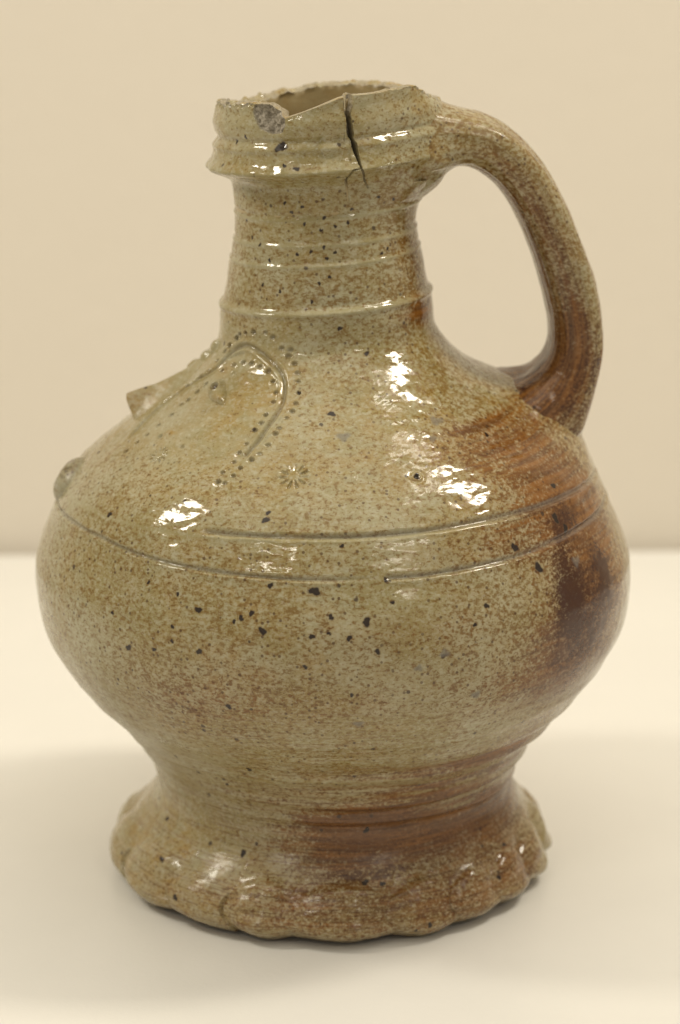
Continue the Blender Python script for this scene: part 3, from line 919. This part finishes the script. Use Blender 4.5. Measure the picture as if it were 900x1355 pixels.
# inside of the crack gap stays open at the top
allin = np.concatenate([lr, iv[1:]], 0)
frm = np.concatenate([np.ones((nl + 1, NC)) * np.interp(T1, [-180, -120, -40, -30, 8, 9, 16, 17, 40, 60, 180], [.55, .7, .9, .6, .3, .8, .8, .35, .4, .8, .55])[None, :],
                      np.zeros((len(iv) - 1, NC))], 0)
frm *= sstep(-.35, .15, vnoise(allin[..., 0] / .003, allin[..., 1] / .003, allin[..., 2] / .003))
inn = np.concatenate([np.zeros((nl + 1, NC)), np.ones((len(iv) - 1, NC))], 0)
uv_in = np.stack([np.broadcast_to(T2[0] * .03 + 0.0, frm.shape), allin[..., 2], np.zeros_like(frm)], -1)
lipo = mesh_object('inner_wall', allin, grid_quads(len(allin), NC, True), jug, GLAZE, None,
            dict(fract=frm.reshape(-1), inner=inn.reshape(-1), mott=.45, gloss=.7, ochre=.8, toast=.12), uv_in.reshape(-1, 3))
lipo['label'] = 'broken lip and ochre inner wall of the mouth'

# ------------------------------------------------------------------ handle
nh, na = 420, 200
C = np.stack([np.interp(np.linspace(0, 299, nh), np.arange(300), H_CURVE[:, k]) for k in range(4)], -1)
tan = np.gradient(C[:, :2], axis=0)
tan /= np.linalg.norm(tan, axis=1, keepdims=True)
nor = np.stack([-tan[:, 1], tan[:, 0]], -1)           # in-plane normal, towards the outside of the loop
ang = np.linspace(0, 2 * math.pi, na, endpoint=False)
ca, sa = np.cos(ang), np.sin(ang)
pw = 2 / 2.7
ex = np.sign(ca) * np.abs(ca) ** pw
ey = np.sign(sa) * np.abs(sa) ** pw
lenh = np.r_[0, np.cumsum(np.hypot(*np.diff(C[:, :2], axis=0).T))]
a_h, b_h = C[:, 2:3], C[:, 3:4]
off_n = a_h * ex[None, :]
off_w = b_h * ey[None, :]
# finger grooves along the back of the strap, rounded rim on both edges
outside = sstep(.2, .9, ex)[None, :]
wrel = ey[None, :]
fadeh = sstep(.012, .035, lenh)[:, None]
off_n = off_n + MM * outside * (-.9 * np.exp(-((wrel - .38) / .20) ** 2) - .8 * np.exp(-((wrel + .42) / .2) ** 2) + .3 * np.exp(-((np.abs(wrel) - .85) / .15) ** 2)) * fadeh
rho = C[:, 0:1] + nor[:, 0:1] * off_n
zz = C[:, 1:2] + nor[:, 1:2] * off_n
HP = H_O + rho[..., None] * H_E + off_w[..., None] * H_N
HP[..., 2] += zz
hnrm = (nor[:, 0:1] * (ex / np.maximum(.2, np.hypot(ex, ey)))[None, :])[..., None] * H_E + (ey / np.maximum(.2, np.hypot(ex, ey)))[None, :, None] * H_N
hnrm[..., 2] += nor[:, 1:2] * (ex / np.maximum(.2, np.hypot(ex, ey)))[None, :]
hnrm /= np.linalg.norm(hnrm, axis=-1, keepdims=True)
lw = np.broadcast_to(lenh[:, None], (nh, na))
aw = np.broadcast_to((ang * .0115)[None, :], (nh, na))
dh = MM * (.35 * vnoise(HP[..., 0] / .014, HP[..., 1] / .014, HP[..., 2] / .014) + .16 * fbm(lw / .022, np.cos(ang)[None, :] * 5 + 0 * lw, np.sin(ang)[None, :] * 5 + 0 * lw, 3)
           + .10 * fbm(HP[..., 0] / .0045, HP[..., 1] / .0045, HP[..., 2] / .0045, 2) + .03 * vnoise(HP[..., 0] / .002, HP[..., 1] / .002, HP[..., 2] / .002))
HP = HP + hnrm * dh[..., None]
# join to the body
sh = np.clip(HP[..., 2] - slope(HP[..., 2]) * HP[..., 0], 0, .236)
rh = np.hypot(HP[..., 0] - c0(sh), HP[..., 1])
g_ = np.gradient(_r_s, _fine)
sl_ = np.interp(sh * 1000, _fine, g_)
bd = (rh - r0(sh)) / np.sqrt(1 + np.minimum(sl_, 2) ** 2)
kj = k_join(HP[..., 2])
hh = np.maximum(kj - np.abs(bd), 0)
HP = HP + hnrm * np.where(bd > 0, hh * hh / (4 * kj), kj / 4 * sstep(-.012, 0, bd))[..., None]
HP = HP + hnrm * (MM * .8 * fbm(HP[..., 0] / .009, HP[..., 1] / .009, HP[..., 2] / .009, 2) * sstep(.74, .86, lw / lenh[-1]))[..., None]
# a scar on the outer back of the handle
sc_ = np.exp(-(((lw - .083) / .0045) ** 2 + ((ey[None, :] - .75) / .25) ** 2)) * (ex > -.2)[None, :]
HP = HP - hnrm * (MM * .9 * sc_ * (.6 + .6 * fbm(HP[..., 0] / .002, HP[..., 1] / .002, HP[..., 2] / .002, 2)))[..., None]
tt = lw / lenh[-1]
hcm = dict(
    toast=np.clip(.08 + .50 * sstep(.1, .35, tt) * sstep(.5, -.2, ex)[None, :] + .60 * sstep(.58, .74, tt) * (1 - .55 * sstep(.80, .90, tt)) + .18 * fbm(lw / .03, aw / .004, octv=2) * sstep(.1, .3, tt), 0, 1).reshape(-1),
    dark=np.clip(.55 * sstep(.45, .8, tt) * sstep(-.2, .5, fbm(lw / .03, aw / .0022, octv=2)) * sstep(.97, .85, tt), 0, 1).reshape(-1),
    mott=(.95 + .15 * fbm(lw / .02, aw / .01, octv=2)).reshape(-1),
    ochre=(.45 + .3 * fbm(lw / .02, aw / .01, octv=2)).reshape(-1),
    gloss=(.62 + .40 * sstep(.75, .88, tt) + 0 * aw).reshape(-1),
    stri=(1.0 * sstep(.1, .3, tt) + 0 * aw).reshape(-1),
    fract=(.8 * sc_).reshape(-1), purple=(.15 * sstep(.3, .6, tt) + 0 * aw).reshape(-1))
mesh_object('handle', HP, grid_quads(nh, na, True)[:, ::-1].copy(), jug, GLAZE, None, hcm, np.stack([lw, aw * 1.0, 0 * lw], -1).reshape(-1, 3))['label'] = \
    'ribbed loop handle, grey above and toasted brown below'


# ------------------------------------------------------------------ applied face: nose, eyes, chin boss
def relief_patch(name, t0, t1, s0, s1, nt_, ns_, height, shift=None, label=None, extra=None):
    th = np.radians(np.linspace(t0, t1, nt_))[None, :] + np.zeros((ns_, 1))
    s = (np.linspace(s0, s1, ns_) * MM)[:, None] + np.zeros((1, nt_))
    P = surf(th, s)
    Nn = surf_normal(th, s)
    h_ = height(th, s) + lumps(P, s * 1000)
    down = surf(th, s - .0004) - surf(th, s + .0004)
    down /= np.linalg.norm(down, axis=-1, keepdims=True)
    P = P + Nn * h_[..., None]
    if shift is not None:
        P = P + down * shift(th, s)[..., None]
    P = P + Nn * (MM * .11 * fbm(P[..., 0] / .003, P[..., 1] / .003, P[..., 2] / .003, 2))[..., None]
    cm = colour_maps(th, s, P)
    cm = {k: v.reshape(-1) for k, v in cm.items()}
    if extra:
        for k, v in extra(th, s).items():
            cm[k] = v.reshape(-1)
    uv = np.stack([th * .075, arc(s), 0 * s], -1).reshape(-1, 3)
    o = mesh_object(name, P, grid_quads(ns_, nt_, False), belly, GLAZE, None, cm, uv)
    if label:
        o['label'] = label
    return o


NOSE_T = -87.0


def nose_h(th, s):
    lx = (th - math.radians(NOSE_T)) * r0(s)
    sm = s * 1000
    H_ = np.interp(sm, [144.5, 145.7, 146.1, 146.7, 148.5, 152, 158, 164, 168], [0, 0.1, 5.4, 6.8, 6.1, 4.2, 2.3, 1.0, 0.0])
    w = np.interp(sm, [146, 149, 155, 162, 168], [5.0, 6.0, 6.6, 5.6, 4.4]) * MM
    x = np.abs(lx) / w
    xr = np.sqrt(x * x + .008) - .089
    return MM * (H_ * np.where(x < 1, np.clip(1 - xr, 0, 1) ** 1.45, 0) - .45 * sstep(.9, 1.2, x) - .45 * sstep(145.7, 144.9, sm))


def nose_s(th, s):
    return -np.maximum(nose_h(th, s), 0) * sstep(.160, .149, s) * .22


relief_patch('nose', -112, -58, 144.4, 168, 120, 170, nose_h, nose_s, 'long hooked grey nose', lambda th, s: dict(gloss=0 * s + .12, ochre=.5 + .4 * sstep(.156, .149, s), toast=.25 * sstep(.154, .148, s)))


def chin_h(th, s):
    lx, ly = local(th, s, -85.0, 127.6)
    rr = np.hypot(lx / 1.0, ly) / .0082
    an = np.arctan2(ly, lx)
    h_ = 3.0 * np.where(rr < 1, (1 - rr ** 3.4), 0) - .5 * sstep(.9, 1.2, rr)
    pit = sstep(.2, .6, np.cos(an * 9)) * sstep(.2, .3, rr) * sstep(.8, .65, rr)
    return MM * (h_ - .6 * pit)


relief_patch('chin', -94, -76, 119.0, 137, 120, 120, chin_h, None, 'stamped round boss at the chin', lambda th, s: dict(gloss=0 * s + .05, grey=0 * s + .35))


def eye_h(tc, side):
    def f(th, s):
        lx, ly = local(th, s, tc, 158.6)
        lx = lx * side
        rr = np.hypot(lx, ly) / .0029
        ball = np.where(rr < 1, 2.7 * (1 - rr ** 3), 0) - 2.5 * np.exp(-(rr / .42) ** 4)
        # lid: a leaf pulled towards the cheek
        u_ = (lx * .80 - ly * .60) / .0088
        v_ = (lx * .60 + ly * .80) / .0034
        leaf = np.where((u_ > -.25) & (u_ < 1), 2.0 * (1 - np.clip(np.abs(v_) / np.maximum(1 - np.clip(u_, 0, 1) ** 1.5, .02), 0, 1) ** 2), 0)
        h_ = np.maximum(ball, leaf * sstep(1.0, .6, u_) - 0.9 * np.exp(-(rr / .42) ** 4))
        return MM * (np.maximum(h_, -1.0) - .35 * (h_ < .02))
    return f


def eye_x(tc):
    def f(th, s):
        lx, ly = local(th, s, tc, 158.6)
        return dict(hole=np.exp(-(np.hypot(lx, ly) / .0013) ** 4), speck=.8 * np.exp(-(np.hypot(lx, ly) / .0010) ** 4), mott=0 * s + .25)
    return f


relief_patch('eye', -56, -32, 152.0, 163.5, 100, 90, eye_h(-48.6, 1), None, 'small pellet eye with a punched pupil', eye_x(-48.6))
relief_patch('eye', -138, -114, 152.0, 163.5, 60, 60, eye_h(-121.4, -1), None, None, eye_x(-121.4))
